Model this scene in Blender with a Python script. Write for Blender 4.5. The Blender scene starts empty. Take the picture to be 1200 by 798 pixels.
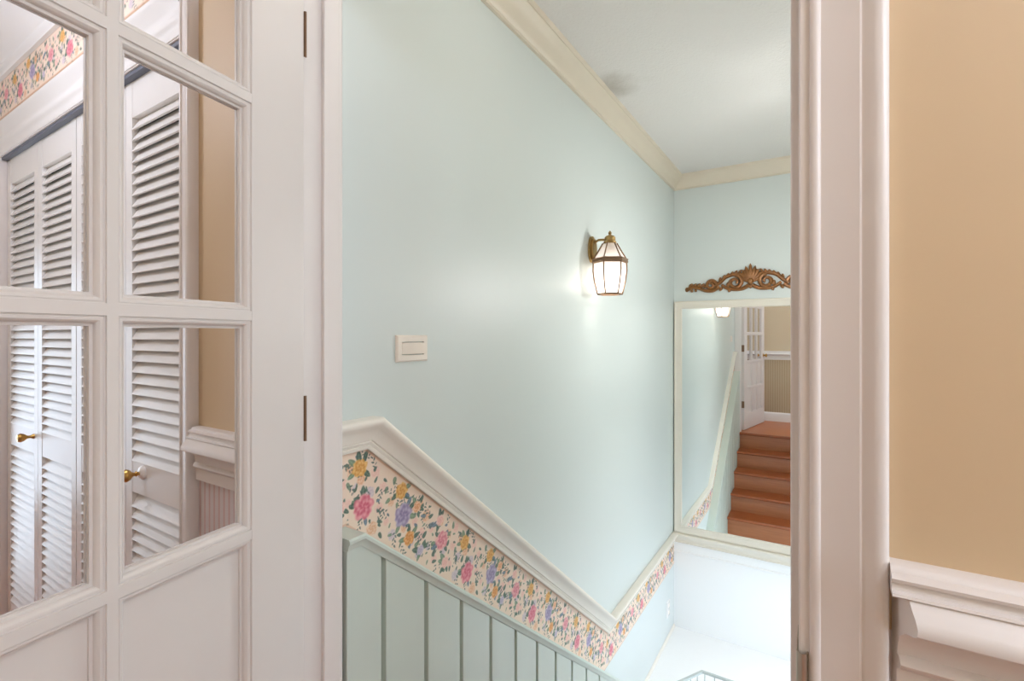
import bpy, math, random
import numpy as np
from mathutils import Vector, Matrix

S = bpy.context.scene
COL = S.collection
R = math.radians

# ------------------------------------------------------------------ camera, world, exposure
cam_d = bpy.data.cameras.new('camera')
cam_d.sensor_width = 36.0
cam_d.lens = 36.0 * 575.0 / 1200.0
cam_d.shift_y = -5.0 / 1200.0
cam_d.clip_start = 0.02
cam = bpy.data.objects.new('camera', cam_d)
cam.location = (0, 0, 1.235)
cam.rotation_euler = (R(90), 0, R(32.2))
COL.objects.link(cam)
S.camera = cam

W = bpy.data.worlds.new('sky')
S.world = W
W.use_nodes = True
bgn = W.node_tree.nodes['Background']
bgn.inputs[0].default_value = (0.71, 0.845, 1.0, 1)
bgn.inputs[1].default_value = 6.2

vs = S.view_settings
vs.view_transform = 'Standard'
vs.look = 'None'
vs.gamma = 1.0
vs.exposure = 0.06
vs.use_curve_mapping = False
S.cycles.use_denoising = True
S.cycles.max_bounces = 10
S.cycles.diffuse_bounces = 6
S.cycles.glossy_bounces = 6
S.cycles.transparent_max_bounces = 16
S.cycles.sample_clamp_indirect = 6.0

FILL_HALL = 19.0
FILL_CLOSET = 13.0
FILL_STAIR = 1.4
LAMP_SCONCE = 1.1
FILL_LANTERN = 142.0

def portal(name, loc, rot, sx, sy):
    l = bpy.data.lights.new(name, 'AREA')
    l.shape = 'RECTANGLE'
    l.size = sx
    l.size_y = sy
    l.cycles.is_portal = True
    o = bpy.data.objects.new(name, l)
    o.location = loc
    o.rotation_euler = rot
    COL.objects.link(o)

# ------------------------------------------------------------------ dimensions (metres)
XL, XR = -0.95, 0.12          # stairwell side walls
YE = 3.83                     # mirror wall
YH, YS = 0.60, 0.705          # hall face and stair face of the doorway wall
YB = -0.42                    # far wall of the hall
XA, XZ = -4.2, 1.9            # ends of the hall
ZC = 2.44
JL, JR = -0.884, -0.020       # door jamb faces
DH = 2.06
CL, CR, CH = -2.91, -1.345, 1.985   # closet opening
RISE, RUN, Y0 = 0.195, 0.246, 0.75
ZL = -0.975                   # landing
SLOPE = 0.793

# ------------------------------------------------------------------ materials
def srgb(c):
    out = []
    for v in c:
        v = v / 255.0
        out.append(v / 12.92 if v <= 0.04045 else ((v + 0.055) / 1.055) ** 2.4)
    return out

def nt(name):
    m = bpy.data.materials.new(name)
    m.use_nodes = True
    t = m.node_tree
    return m, t, t.nodes['Principled BSDF'], t.nodes, t.links

def paint(name, rgb, rough=0.45, var=0.03, scale=6.0, bump=0.0, bscale=300.0, metal=0.0, spec=0.5):
    m, t, p, N, L = nt(name)
    c = srgb(rgb)
    tc = N.new('ShaderNodeTexCoord')
    nz = N.new('ShaderNodeTexNoise')
    nz.inputs['Scale'].default_value = scale
    nz.inputs['Detail'].default_value = 4
    L.new(tc.outputs['Object'], nz.inputs['Vector'])
    mx = N.new('ShaderNodeMix')
    mx.data_type = 'RGBA'
    mx.inputs['A'].default_value = (*[v * (1 - var) for v in c], 1)
    mx.inputs['B'].default_value = (*[min(1, v * (1 + var)) for v in c], 1)
    L.new(nz.outputs['Fac'], mx.inputs['Factor'])
    L.new(mx.outputs['Result'], p.inputs['Base Color'])
    p.inputs['Roughness'].default_value = rough
    p.inputs['Metallic'].default_value = metal
    p.inputs['Specular IOR Level'].default_value = spec
    if bump:
        n2 = N.new('ShaderNodeTexNoise')
        n2.inputs['Scale'].default_value = bscale
        n2.inputs['Detail'].default_value = 3
        L.new(tc.outputs['Object'], n2.inputs['Vector'])
        b = N.new('ShaderNodeBump')
        b.inputs['Strength'].default_value = bump
        b.inputs['Distance'].default_value = 0.004
        L.new(n2.outputs['Fac'], b.inputs['Height'])
        L.new(b.outputs['Normal'], p.inputs['Normal'])
    return m

def split_paint(name, lo, hi, z, rough=0.4, stripes=None):
    """two colours on one wall, parted at height z (world metres); optional vertical stripes below"""
    m, t, p, N, L = nt(name)
    g = N.new('ShaderNodeNewGeometry')
    sp = N.new('ShaderNodeSeparateXYZ')
    L.new(g.outputs['Position'], sp.inputs[0])
    gt = N.new('ShaderNodeMath')
    gt.operation = 'GREATER_THAN'
    L.new(sp.outputs['Z'], gt.inputs[0])
    gt.inputs[1].default_value = z
    mx = N.new('ShaderNodeMix')
    mx.data_type = 'RGBA'
    mx.inputs['A'].default_value = (*srgb(lo), 1)
    mx.inputs['B'].default_value = (*srgb(hi), 1)
    L.new(gt.outputs[0], mx.inputs['Factor'])
    if stripes:
        col, pitch, duty = stripes
        d = N.new('ShaderNodeMath'); d.operation = 'DIVIDE'
        L.new(sp.outputs['X'], d.inputs[0]); d.inputs[1].default_value = pitch
        f = N.new('ShaderNodeMath'); f.operation = 'FRACT'
        L.new(d.outputs[0], f.inputs[0])
        l = N.new('ShaderNodeMath'); l.operation = 'LESS_THAN'
        L.new(f.outputs[0], l.inputs[0]); l.inputs[1].default_value = duty
        m2 = N.new('ShaderNodeMix'); m2.data_type = 'RGBA'
        m2.inputs['A'].default_value = (*srgb(lo), 1)
        m2.inputs['B'].default_value = (*srgb(col), 1)
        L.new(l.outputs[0], m2.inputs['Factor'])
        L.new(m2.outputs['Result'], mx.inputs['A'])
    L.new(mx.outputs['Result'], p.inputs['Base Color'])
    p.inputs['Roughness'].default_value = rough
    return m

def wood(name, a, b, axis='X', rough=0.3):
    m, t, p, N, L = nt(name)
    tc = N.new('ShaderNodeTexCoord')
    mp = N.new('ShaderNodeMapping')
    mp.inputs['Scale'].default_value = (1.5, 22, 22) if axis == 'X' else (22, 1.5, 22)
    L.new(tc.outputs['Object'], mp.inputs[0])
    nz = N.new('ShaderNodeTexNoise')
    nz.inputs['Scale'].default_value = 2.0
    nz.inputs['Detail'].default_value = 6
    nz.inputs['Distortion'].default_value = 0.6
    L.new(mp.outputs[0], nz.inputs['Vector'])
    mx = N.new('ShaderNodeMix'); mx.data_type = 'RGBA'
    mx.inputs['A'].default_value = (*srgb(a), 1)
    mx.inputs['B'].default_value = (*srgb(b), 1)
    L.new(nz.outputs['Fac'], mx.inputs['Factor'])
    L.new(mx.outputs['Result'], p.inputs['Base Color'])
    p.inputs['Roughness'].default_value = rough
    return m

def ceiling_mat(name, rgb, dark_mark=None):
    m, t, p, N, L = nt(name)
    g = N.new('ShaderNodeNewGeometry')
    nz = N.new('ShaderNodeTexNoise')
    nz.inputs['Scale'].default_value = 90
    nz.inputs['Detail'].default_value = 6
    L.new(g.outputs['Position'], nz.inputs['Vector'])
    b = N.new('ShaderNodeBump')
    b.inputs['Strength'].default_value = 0.6
    b.inputs['Distance'].default_value = 0.006
    L.new(nz.outputs['Fac'], b.inputs['Height'])
    L.new(b.outputs['Normal'], p.inputs['Normal'])
    p.inputs['Roughness'].default_value = 0.9
    c = srgb(rgb)
    p.inputs['Base Color'].default_value = (*c, 1)
    if dark_mark:
        # a darker grey mark above the wall lantern, its edge broken by noise
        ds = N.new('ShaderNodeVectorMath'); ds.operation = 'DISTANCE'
        L.new(g.outputs['Position'], ds.inputs[0]); ds.inputs[1].default_value = dark_mark
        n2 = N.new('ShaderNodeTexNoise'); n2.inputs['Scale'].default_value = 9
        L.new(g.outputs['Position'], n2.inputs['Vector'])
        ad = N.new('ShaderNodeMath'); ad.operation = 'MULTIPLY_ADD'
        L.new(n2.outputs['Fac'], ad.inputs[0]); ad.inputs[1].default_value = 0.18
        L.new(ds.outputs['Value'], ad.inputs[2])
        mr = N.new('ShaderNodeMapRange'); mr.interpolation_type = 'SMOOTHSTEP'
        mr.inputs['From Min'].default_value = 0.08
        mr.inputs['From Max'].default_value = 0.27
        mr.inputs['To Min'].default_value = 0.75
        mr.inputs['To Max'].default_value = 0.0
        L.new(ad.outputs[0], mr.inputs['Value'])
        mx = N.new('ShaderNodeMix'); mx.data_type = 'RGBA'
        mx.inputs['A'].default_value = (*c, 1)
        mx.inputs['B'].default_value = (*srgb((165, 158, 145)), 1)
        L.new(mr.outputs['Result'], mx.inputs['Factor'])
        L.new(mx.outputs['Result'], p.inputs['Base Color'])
    return m

def metal(name, rgb, rough=0.3):
    return paint(name, rgb, rough, 0.08, 40, metal=1.0)

def pane_glass(name):
    m, t, p, N, L = nt(name)
    N.remove(p)
    tr = N.new('ShaderNodeBsdfTransparent'); tr.inputs[0].default_value = (0.985, 0.99, 0.995, 1)
    gl = N.new('ShaderNodeBsdfGlossy'); gl.inputs['Roughness'].default_value = 0.02
    fr = N.new('ShaderNodeFresnel'); fr.inputs['IOR'].default_value = 1.3
    ms = N.new('ShaderNodeMixShader')
    ge = N.new('ShaderNodeNewGeometry')
    inv = N.new('ShaderNodeMath'); inv.operation = 'SUBTRACT'; inv.inputs[0].default_value = 1.0
    L.new(ge.outputs['Backfacing'], inv.inputs[1])
    mu = N.new('ShaderNodeMath'); mu.operation = 'MULTIPLY'
    L.new(fr.outputs[0], mu.inputs[0]); L.new(inv.outputs[0], mu.inputs[1])
    L.new(mu.outputs[0], ms.inputs[0]); L.new(tr.outputs[0], ms.inputs[1]); L.new(gl.outputs[0], ms.inputs[2])
    L.new(ms.outputs[0], N['Material Output'].inputs['Surface'])
    return m

def frosted(name):
    m, t, p, N, L = nt(name)
    N.remove(p)
    tl = N.new('ShaderNodeBsdfTranslucent'); tl.inputs[0].default_value = (0.95, 0.92, 0.90, 1)
    df = N.new('ShaderNodeBsdfDiffuse'); df.inputs[0].default_value = (0.86, 0.82, 0.80, 1)
    tr = N.new('ShaderNodeBsdfTransparent')
    m1 = N.new('ShaderNodeMixShader'); m1.inputs[0].default_value = 0.35
    m2 = N.new('ShaderNodeMixShader'); m2.inputs[0].default_value = 0.45
    L.new(tl.outputs[0], m1.inputs[1]); L.new(df.outputs[0], m1.inputs[2])
    L.new(m1.outputs[0], m2.inputs[1]); L.new(tr.outputs[0], m2.inputs[2])
    L.new(m2.outputs[0], N['Material Output'].inputs['Surface'])
    return m

def glow(name, rgb, strength):
    m, t, p, N, L = nt(name)
    N.remove(p)
    e = N.new('ShaderNodeEmission')
    e.inputs[0].default_value = (*srgb(rgb), 1); e.inputs[1].default_value = strength
    L.new(e.outputs[0], N['Material Output'].inputs['Surface'])
    return m

def mirror_mat(name):
    m, t, p, N, L = nt(name)
    N.remove(p)
    g = N.new('ShaderNodeBsdfGlossy')
    g.inputs['Color'].default_value = (0.90, 0.93, 0.92, 1)
    g.inputs['Roughness'].default_value = 0.0
    L.new(g.outputs[0], N['Material Output'].inputs['Surface'])
    return m

def print_mat(name):
    m, t, p, N, L = nt(name)
    a = N.new('ShaderNodeVertexColor'); a.layer_name = 'print'
    L.new(a.outputs['Color'], p.inputs['Base Color'])
    p.inputs['Roughness'].default_value = 0.6
    return m

M = dict(
    mint=paint('mint_wall_paint', (211, 218, 215), 0.42, 0.02, 3, 0.05, 180),
    mint_split=split_paint('mint_over_glare_left', (216, 221, 219), (211, 218, 215), -0.49, 0.42),  # lower part paler, landing glare put into the colour
    end_split=split_paint('mint_over_glare_end', (240, 241, 241), (211, 218, 215), -0.28, 0.42),  # white lower part: the blown-out landing light put into the colour
    panel=paint('mint_panel_paint', (203, 213, 204), 0.4, 0.03, 8),
    hall=split_paint('hall_paper', (216, 206, 206), (208, 182, 147), 0.95, 0.55, ((206, 174, 170), 0.0215, 0.3)),
    hall_back=split_paint('hall_back_paper', (190, 174, 146), (206, 189, 160), 0.95, 0.55, ((176, 158, 128), 0.03, 0.4)),
    white=paint('white_trim_paint', (227, 219, 214), 0.35, 0.02, 12),
    door=paint('white_door_paint', (215, 207, 201), 0.35, 0.02, 12),
    louver=paint('white_louver_paint', (232, 229, 226), 0.4, 0.02, 12),
    cream=paint('cream_trim_paint', (214, 203, 184), 0.4, 0.03, 10),
    frame=paint('cream_frame_paint', (226, 219, 205), 0.35, 0.03, 10),
    rail=paint('ivory_rail_paint', (235, 228, 217), 0.35, 0.02, 12),
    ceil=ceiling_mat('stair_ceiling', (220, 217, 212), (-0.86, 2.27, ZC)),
    hceil=ceiling_mat('hall_ceiling', (226, 222, 220)),
    wood=wood('stair_wood', (132, 66, 32), (170, 92, 50)),
    riser=wood('riser_wood', (154, 92, 58), (190, 124, 84)),
    floor=wood('hall_floor_wood', (168, 92, 44), (196, 116, 64)),
    landing=paint('white_landing_floor', (244, 244, 244), 0.5, 0.01, 30),
    brass=metal('brass', (200, 160, 90), 0.28),
    oldbrass=metal('aged_brass', (176, 146, 96), 0.38),
    bronze=paint('bronze_bars', (140, 112, 88), 0.4, 0.05, 30, metal=0.6),
    porcelain=paint('porcelain', (240, 236, 234), 0.15, 0.01),
    gilt=paint('gilt_wood', (130, 85, 42), 0.36, 0.55, 40, 0.3, 120, metal=0.3),
    plate=paint('almond_plastic', (236, 226, 214), 0.35, 0.01),
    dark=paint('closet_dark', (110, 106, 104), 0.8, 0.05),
    glass=pane_glass('clear_pane'),
    frosted=frosted('frosted_pane'),
    mirror=mirror_mat('mirror_silver'),
    bulb=glow('bulb_glow', (255, 240, 222), 4.5),
    dome=glow('dome_glow', (255, 244, 232), 6.0),
    paper=print_mat('floral_border_print'),
    wire=paint('pale_wire', (188, 197, 196), 0.4, 0.02),
    track_shade=paint('dark_track_gap', (92, 96, 110), 0.5, 0.03),
    steel=metal('nickel', (190, 180, 165), 0.35),
)

# ------------------------------------------------------------------ mesh helpers
class MB:
    def __init__(s):
        s.v = []; s.f = []
    def add(s, verts, faces):
        n = len(s.v)
        s.v += [tuple(p) for p in verts]
        s.f += [tuple(i + n for i in f) for f in faces]
        return s
    def box(s, x0, x1, y0, y1, z0, z1):
        v = [(x0, y0, z0), (x1, y0, z0), (x1, y1, z0), (x0, y1, z0), (x0, y0, z1), (x1, y0, z1), (x1, y1, z1), (x0, y1, z1)]
        return s.add(v, [(3, 2, 1, 0), (4, 5, 6, 7), (0, 1, 5, 4), (1, 2, 6, 5), (2, 3, 7, 6), (3, 0, 4, 7)])
    def prism(s, poly, d):
        """closed polygon (3D points) pushed along d"""
        d = Vector(d); n = len(poly)
        v = [Vector(p) for p in poly] + [Vector(p) + d for p in poly]
        f = [tuple(range(n))[::-1], tuple(range(n, 2 * n))]
        f += [(i, (i + 1) % n, n + (i + 1) % n, n + i) for i in range(n)]
        return s.add(v, f)
    def sweep(s, path, normal, prof, closed=False, shear=(0, 0)):
        """profile (a in the plane of the path, b along its normal) swept with mitred corners; closed polygon section"""
        n = Vector(normal).normalized()
        P = [Vector(p) for p in path]; k = len(P); m = len(prof)
        rings = []
        for i in range(k):
            ti = (P[i] - P[i - 1]).normalized() if (i > 0 or closed) else None
            to = (P[(i + 1) % k] - P[i]).normalized() if (i < k - 1 or closed) else None
            if ti is None: ti = to
            if to is None: to = ti
            p1 = n.cross(ti); p2 = n.cross(to)
            mv = (p1 + p2) / (1 + p1.dot(p2))
            sh = Vector((0, 0, 0)); q = 0
            if not closed and i == 0: q = shear[0]; sh = to
            if not closed and i == k - 1: q = -shear[1]; sh = ti
            rings.append([P[i] + mv * a + n * b + sh * (q * b) for a, b in prof])
        base = len(s.v)
        for r in rings: s.v += [tuple(p) for p in r]
        last = k if closed else k - 1
        for i in range(last):
            A = base + i * m; B = base + ((i + 1) % k) * m
            for j in range(m):
                j2 = (j + 1) % m
                s.f.append((A + j, A + j2, B + j2, B + j))
        if not closed:
            s.f.append(tuple(base + j for j in range(m))[::-1])
            s.f.append(tuple(base + (k - 1) * m + j for j in range(m)))
        return s
    def tube(s, pts, rad, seg=8, cap=True):
        P = [Vector(p) for p in pts]; k = len(P)
        rr = rad if hasattr(rad, '__len__') else [rad] * k
        base = len(s.v); up = None
        for i in range(k):
            t = (P[min(i + 1, k - 1)] - P[max(i - 1, 0)]).normalized()
            if up is None:
                up = t.orthogonal().normalized()
            up = (up - t * up.dot(t)).normalized()
            w = t.cross(up)
            for j in range(seg):
                a = 2 * math.pi * j / seg
                s.v.append(tuple(P[i] + (up * math.cos(a) + w * math.sin(a)) * rr[i]))
        for i in range(k - 1):
            for j in range(seg):
                j2 = (j + 1) % seg
                s.f.append((base + i * seg + j, base + i * seg + j2, base + (i + 1) * seg + j2, base + (i + 1) * seg + j))
        if cap:
            s.f.append(tuple(base + j for j in range(seg))[::-1])
            s.f.append(tuple(base + (k - 1) * seg + j for j in range(seg)))
        return s
    def lathe(s, prof, origin, axis, seg=16):
        """(r, h) profile spun around an axis"""
        a = Vector(axis).normalized(); u = a.orthogonal().normalized(); w = a.cross(u); o = Vector(origin)
        base = len(s.v); k = len(prof)
        for r, h in prof:
            for j in range(seg):
                t = 2 * math.pi * j / seg
                s.v.append(tuple(o + a * h + (u * math.cos(t) + w * math.sin(t)) * max(r, 1e-5)))
        for i in range(k - 1):
            for j in range(seg):
                j2 = (j + 1) % seg
                s.f.append((base + i * seg + j, base + i * seg + j2, base + (i + 1) * seg + j2, base + (i + 1) * seg + j))
        s.f.append(tuple(base + j for j in range(seg))[::-1])
        s.f.append(tuple(base + (k - 1) * seg + j for j in range(seg)))
        return s
    def blob(s, c, ax, ay, az, seg=10, rings=6):
        """ellipsoid with three axis vectors"""
        c = Vector(c); ax = Vector(ax); ay = Vector(ay); az = Vector(az)
        base = len(s.v)
        s.v.append(tuple(c + az))
        for i in range(1, rings):
            ph = math.pi * i / rings
            for j in range(seg):
                th = 2 * math.pi * j / seg
                s.v.append(tuple(c + (ax * math.cos(th) + ay * math.sin(th)) * math.sin(ph) + az * math.cos(ph)))
        s.v.append(tuple(c - az)); e = len(s.v) - 1
        for j in range(seg):
            j2 = (j + 1) % seg
            s.f.append((base, base + 1 + j, base + 1 + j2))
            q = base + 1 + (rings - 2) * seg
            s.f.append((e, q + j2, q + j))
            for i in range(rings - 2):
                a = base + 1 + i * seg
                s.f.append((a + j, a + seg + j, a + seg + j2, a + j2))
        return s

def world_loc(o):
    v = Vector((0, 0, 0))
    while o:
        v += o.location; o = o.parent
    return v

def build(mb, name, mat, parent=None, local=False, smooth=35, bevel=0.0):
    """one mesh object; vertices are world metres unless local (then in the parent's own space)"""
    me = bpy.data.meshes.new(name)
    V = mb.v
    if parent is not None and not local:
        d = world_loc(parent); V = [(x - d.x, y - d.y, z - d.z) for x, y, z in V]
        loc = Vector((0, 0, 0))
    # origin at the base centre of the geometry
    lo = [min(p[i] for p in V) for i in range(3)]; hi = [max(p[i] for p in V) for i in range(3)]
    o = Vector(((lo[0] + hi[0]) / 2, (lo[1] + hi[1]) / 2, lo[2]))
    me.from_pydata([(x - o.x, y - o.y, z - o.z) for x, y, z in V], [], mb.f)
    import bmesh
    bm = bmesh.new(); bm.from_mesh(me)
    bmesh.ops.recalc_face_normals(bm, faces=bm.faces)
    bm.to_mesh(me); bm.free()
    me.materials.append(mat)
    if smooth:
        me.shade_smooth(); me.set_sharp_from_angle(angle=R(smooth))
    ob = bpy.data.objects.new(name, me)
    ob.location = o
    COL.objects.link(ob)
    if parent is not None: ob.parent = parent
    if bevel:
        b = ob.modifiers.new('edge', 'BEVEL'); b.width = bevel; b.segments = 2; b.limit_method = 'ANGLE'
    return ob

def empty(name, loc, rz=0):
    o = bpy.data.objects.new(name, None)
    o.location = loc; o.rotation_euler = (0, 0, rz); o.empty_display_size = 0.05
    COL.objects.link(o)
    return o

def tag(o, label, cat, group=None, kind=None):
    o['label'] = label; o['category'] = cat
    if group: o['group'] = group
    if kind: o['kind'] = kind
    return o

def struct(o, label, cat):
    return tag(o, label, cat, kind='structure')

def twin(o, parent, loc):
    c = o.copy(); COL.objects.link(c); c.parent = parent; c.location = loc
    return c

# ------------------------------------------------------------------ shell of the stairwell
struct(build(MB().box(XL - 0.11, XL, YS, YE, ZL - 0.2, ZC), 'wall_left', M['mint_split'], smooth=0),
       'long mint green stairwell wall carrying the lantern and light switch', 'wall')
struct(build(MB().box(XL - 0.11, XR + 0.11, YE, YE + 0.11, ZL - 0.2, ZC), 'wall_end', M['end_split'], smooth=0),
       'mint end wall holding the mirror, whitened with landing glare below the rail', 'wall')
# right wall with an added, unseen window opening that brightens the landing
WY0, WY1, WZ0, WZ1 = 2.20, 3.65, -0.92, -0.42
struct(build(MB().box(XR, XR + 0.11, YS, WY0, ZL - 0.2, ZC).box(XR, XR + 0.11, WY1, YE, ZL - 0.2, ZC)
             .box(XR, XR + 0.11, WY0, WY1, ZL - 0.2, WZ0).box(XR, XR + 0.11, WY0, WY1, WZ1, ZC), 'wall_right', M['mint'], smooth=0),
       'mint stairwell wall with an added landing window, opposite the lantern', 'wall')
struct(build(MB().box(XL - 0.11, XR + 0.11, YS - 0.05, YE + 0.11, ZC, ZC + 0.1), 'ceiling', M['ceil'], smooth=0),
       'white textured stairwell ceiling with a grey mark', 'ceiling')
struct(build(MB().box(XL - 0.11, XR + 0.11, YS - 0.05, YE + 0.11, ZL - 0.12, ZL), 'floor', M['landing'], smooth=0),
       'bright white landing floor at the foot of the stairs', 'floor')
win = empty('added_window_1', (XR + 0.055, (WY0 + WY1) / 2, WZ0))
struct(win, 'added white landing window, unseen, brightening the landing', 'window')
fp = [(0, -0.03), (0, 0.03), (0.05, 0.03), (0.05, -0.03)]
xm = XR + 0.055
build(MB().sweep([(xm, WY0, WZ0), (xm, WY1, WZ0), (xm, WY1, WZ1), (xm, WY0, WZ1)], (1, 0, 0), fp, closed=True), 'window_frame', M['white'], win)
build(MB().box(xm - 0.012, xm + 0.012, WY0 + 0.04, WY1 - 0.04, (WZ0 + WZ1) / 2 - 0.015, (WZ0 + WZ1) / 2 + 0.015), 'meeting_rail', M['white'], win)
for za, zb in ((WZ0 + 0.04, (WZ0 + WZ1) / 2 - 0.012), ((WZ0 + WZ1) / 2 + 0.012, WZ1 - 0.04)):
    build(MB().box(xm - 0.002, xm + 0.002, WY0 + 0.04, WY1 - 0.04, za, zb), 'pane', M['glass'], win)
portal('window_daylight', (XR + 0.14, (WY0 + WY1) / 2, (WZ0 + WZ1) / 2), (0, R(90), 0), WZ1 - WZ0, WY1 - WY0)

# ------------------------------------------------------------------ doorway wall: hall skin and stair skin
ym = 0.655
OL, OR_ = JL - 0.02, JR + 0.02
hall_w = MB()
hall_w.box(XA, CL - 0.02, YH, ym, 0, ZC).box(CL - 0.02, CR + 0.02, YH, ym, CH + 0.02, ZC).box(CR + 0.02, OL, YH, ym, 0, ZC)
hall_w.box(OL, OR_, YH, ym, DH + 0.02, ZC).box(OR_, XZ, YH, ym, 0, ZC)
struct(build(hall_w, 'wall_front', M['hall'], smooth=0), 'yellow hall wall with striped paper below the chair rail, around the doorway', 'wall')
st_w = MB()
st_w.box(XL - 0.11, OL, ym, YS, ZL, ZC).box(OL, OR_, ym, YS, DH + 0.02, ZC).box(OR_, XR + 0.11, ym, YS, ZL, ZC).box(OL, OR_, ym, YS, ZL, -0.03)
struct(build(st_w, 'wall_near', M['mint'], smooth=0), 'mint stairwell side of the doorway wall, seen in the mirror', 'wall')
# hall shell
struct(build(MB().box(XA, XZ, YB - 0.1, YB, 0, ZC), 'wall_back', M['hall_back'], smooth=0),
       'tan hall wall with white chair rail, reflected in the mirror', 'wall')
HW0, HW1, HZ0, HZ1 = YB + 0.12, YH - 0.12, 0.15, 1.75
hl = MB().box(XA - 0.1, XA, YB - 0.1, HW0, 0, ZC).box(XA - 0.1, XA, HW1, ym, 0, ZC).box(XA - 0.1, XA, HW0, HW1, 0, HZ0).box(XA - 0.1, XA, HW0, HW1, HZ1, ZC)
struct(build(hl, 'wall_hall_left', M['hall_back'], smooth=0), 'far left end wall of the hall with a window', 'wall')
RZ0, RZ1 = 0.5, 2.0
struct(build(MB().box(XZ, XZ + 0.1, YB - 0.1, HW0, 0, ZC).box(XZ, XZ + 0.1, HW1, ym, 0, ZC).box(XZ, XZ + 0.1, HW0, HW1, 0, RZ0).box(XZ, XZ + 0.1, HW0, HW1, RZ1, ZC), 'wall_hall_right', M['hall_back'], smooth=0), 'right end wall of the hall behind the camera', 'wall')
struct(build(MB().box(XA - 0.1, XZ + 0.1, YB - 0.1, YS - 0.05, ZC, ZC + 0.1), 'ceiling_hall', M['hceil'], smooth=0), 'white hall ceiling above the closet', 'ceiling')
struct(build(MB().box(XA - 0.1, XZ + 0.1, YB - 0.1, ym, -0.03, 0).box(OL, OR_, ym, Y0 - 0.03, -0.03, 0), 'floor_hall', M['floor'], smooth=0),
       'orange brown wooden hall floor at the top of the stairs', 'floor')
w2 = empty('window_2', (XA - 0.05, (HW0 + HW1) / 2, HZ0))
struct(w2, 'white window in the far left end of the hall, out of the picture', 'window')
xm = XA - 0.05
build(MB().sweep([(xm, HW0, HZ0), (xm, HW1, HZ0), (xm, HW1, HZ1), (xm, HW0, HZ1)], (1, 0, 0), fp, closed=True), 'window_frame', M['white'], w2)
build(MB().box(xm - 0.002, xm + 0.002, HW0 + 0.04, HW1 - 0.04, HZ0 + 0.04, HZ1 - 0.04), 'pane', M['glass'], w2)
w3 = empty('added_window_3', (XZ + 0.05, (HW0 + HW1) / 2, RZ0))  # added, unseen window; its daylight brightens the open door
struct(w3, 'added white window in the right end of the hall, unseen light for the door', 'window')
xm = XZ + 0.05
build(MB().sweep([(xm, HW0, RZ0), (xm, HW1, RZ0), (xm, HW1, RZ1), (xm, HW0, RZ1)], (1, 0, 0), fp, closed=True), 'window_frame', M['white'], w3)
build(MB().box(xm - 0.002, xm + 0.002, HW0 + 0.04, HW1 - 0.04, RZ0 + 0.04, RZ1 - 0.04), 'pane', M['glass'], w3)
portal('hall_right_daylight', (XZ + 0.12, (HW0 + HW1) / 2, (RZ0 + RZ1) / 2), (0, R(90), 0), RZ1 - RZ0, HW1 - HW0)
portal('hall_daylight', (XA - 0.12, (HW0 + HW1) / 2, (HZ0 + HZ1) / 2), (0, R(-90), 0), HZ1 - HZ0, HW1 - HW0)

# ------------------------------------------------------------------ jamb, stops and casings of the doorway
jb = MB().box(OL, JL, YH - 0.004, YS + 0.003, 0, DH).box(JR, OR_ - 0.006, YH - 0.004, YS + 0.003, 0, DH).box(OL, OR_ - 0.006, YH - 0.004, YS + 0.003, DH, DH + 0.02)
jb_o = build(jb, 'door_2', M['white'], bevel=0.002)
struct(jb_o, 'white jamb lining the doorway between the hall and the stairs', 'door frame')
build(MB().box(JL, JL + 0.010, 0.655, 0.694, 0, DH - 0.011).box(JR - 0.010, JR, 0.655, 0.694, 0, DH - 0.011).box(JL, JR, 0.655, 0.694, DH - 0.011, DH),
      'door_stop', M['white'], jb_o, bevel=0.002)
sp = MB()
pts = []
for i in range(9):
    a = math.pi * i / 8
    pts.append((JR + 0.0035 - 0.0055 * math.cos(a), YH - 0.004 - 0.009 * math.sin(a), 0))
sp.sweep([(p[0], p[1], 0.83) for p in pts], (0, 0, 1), [(0, 0), (0.0012, 0), (0.0012, 0.077), (0, 0.077)])
sp.box(JR - 0.0015, JR, YH, YH + 0.03, 0.82, 0.915)
build(sp, 'strike_plate', M['steel'], jb_o)

# casing profile: a across the width (0 = edge at the opening), b out of the wall
def casing_prof(w):
    q = [(0, 0), (0, 0.007), (0.002, 0.0095), (0.006, 0.0105), (0.009, 0.0095), (0.010, 0.0075), (0.018, 0.0085), (0.026, 0.0100), (0.034, 0.0115),
         (0.042, 0.0135), (0.044, 0.0115), (0.047, 0.0125), (0.053, 0.0165), (0.058, 0.0180), (0.063, 0.0170), (0.065, 0.0140), (0.065, 0)]
    return [(a * w / 0.065, b) for a, b in q]
def u_path(x0, x1, z0, h, y):
    return [(x0, y, z0), (x0, y, h), (x1, y, h), (x1, y, z0)]
# hall side: normal -Y ; n x t for upward t: (-Y)x(Z) = -X -> outward at the left leg
struct(build(MB().sweep(u_path(JL - 0.008, JR + 0.010, 0, DH + 0.008, YH), (0, -1, 0), casing_prof(0.065)), 'trim_1', M['white'], smooth=50),
       'wide white moulded casing around the hall side of the doorway', 'trim')
# stair side: walk the other way so that the profile still points away from the opening
struct(build(MB().sweep(u_path(JR + 0.006, JL - 0.005, 0, DH + 0.006, YS), (0, 1, 0), casing_prof(0.06)), 'trim_2', M['white'], smooth=50),
       'white casing on the stair side of the doorway, seen in the mirror', 'trim')

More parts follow.
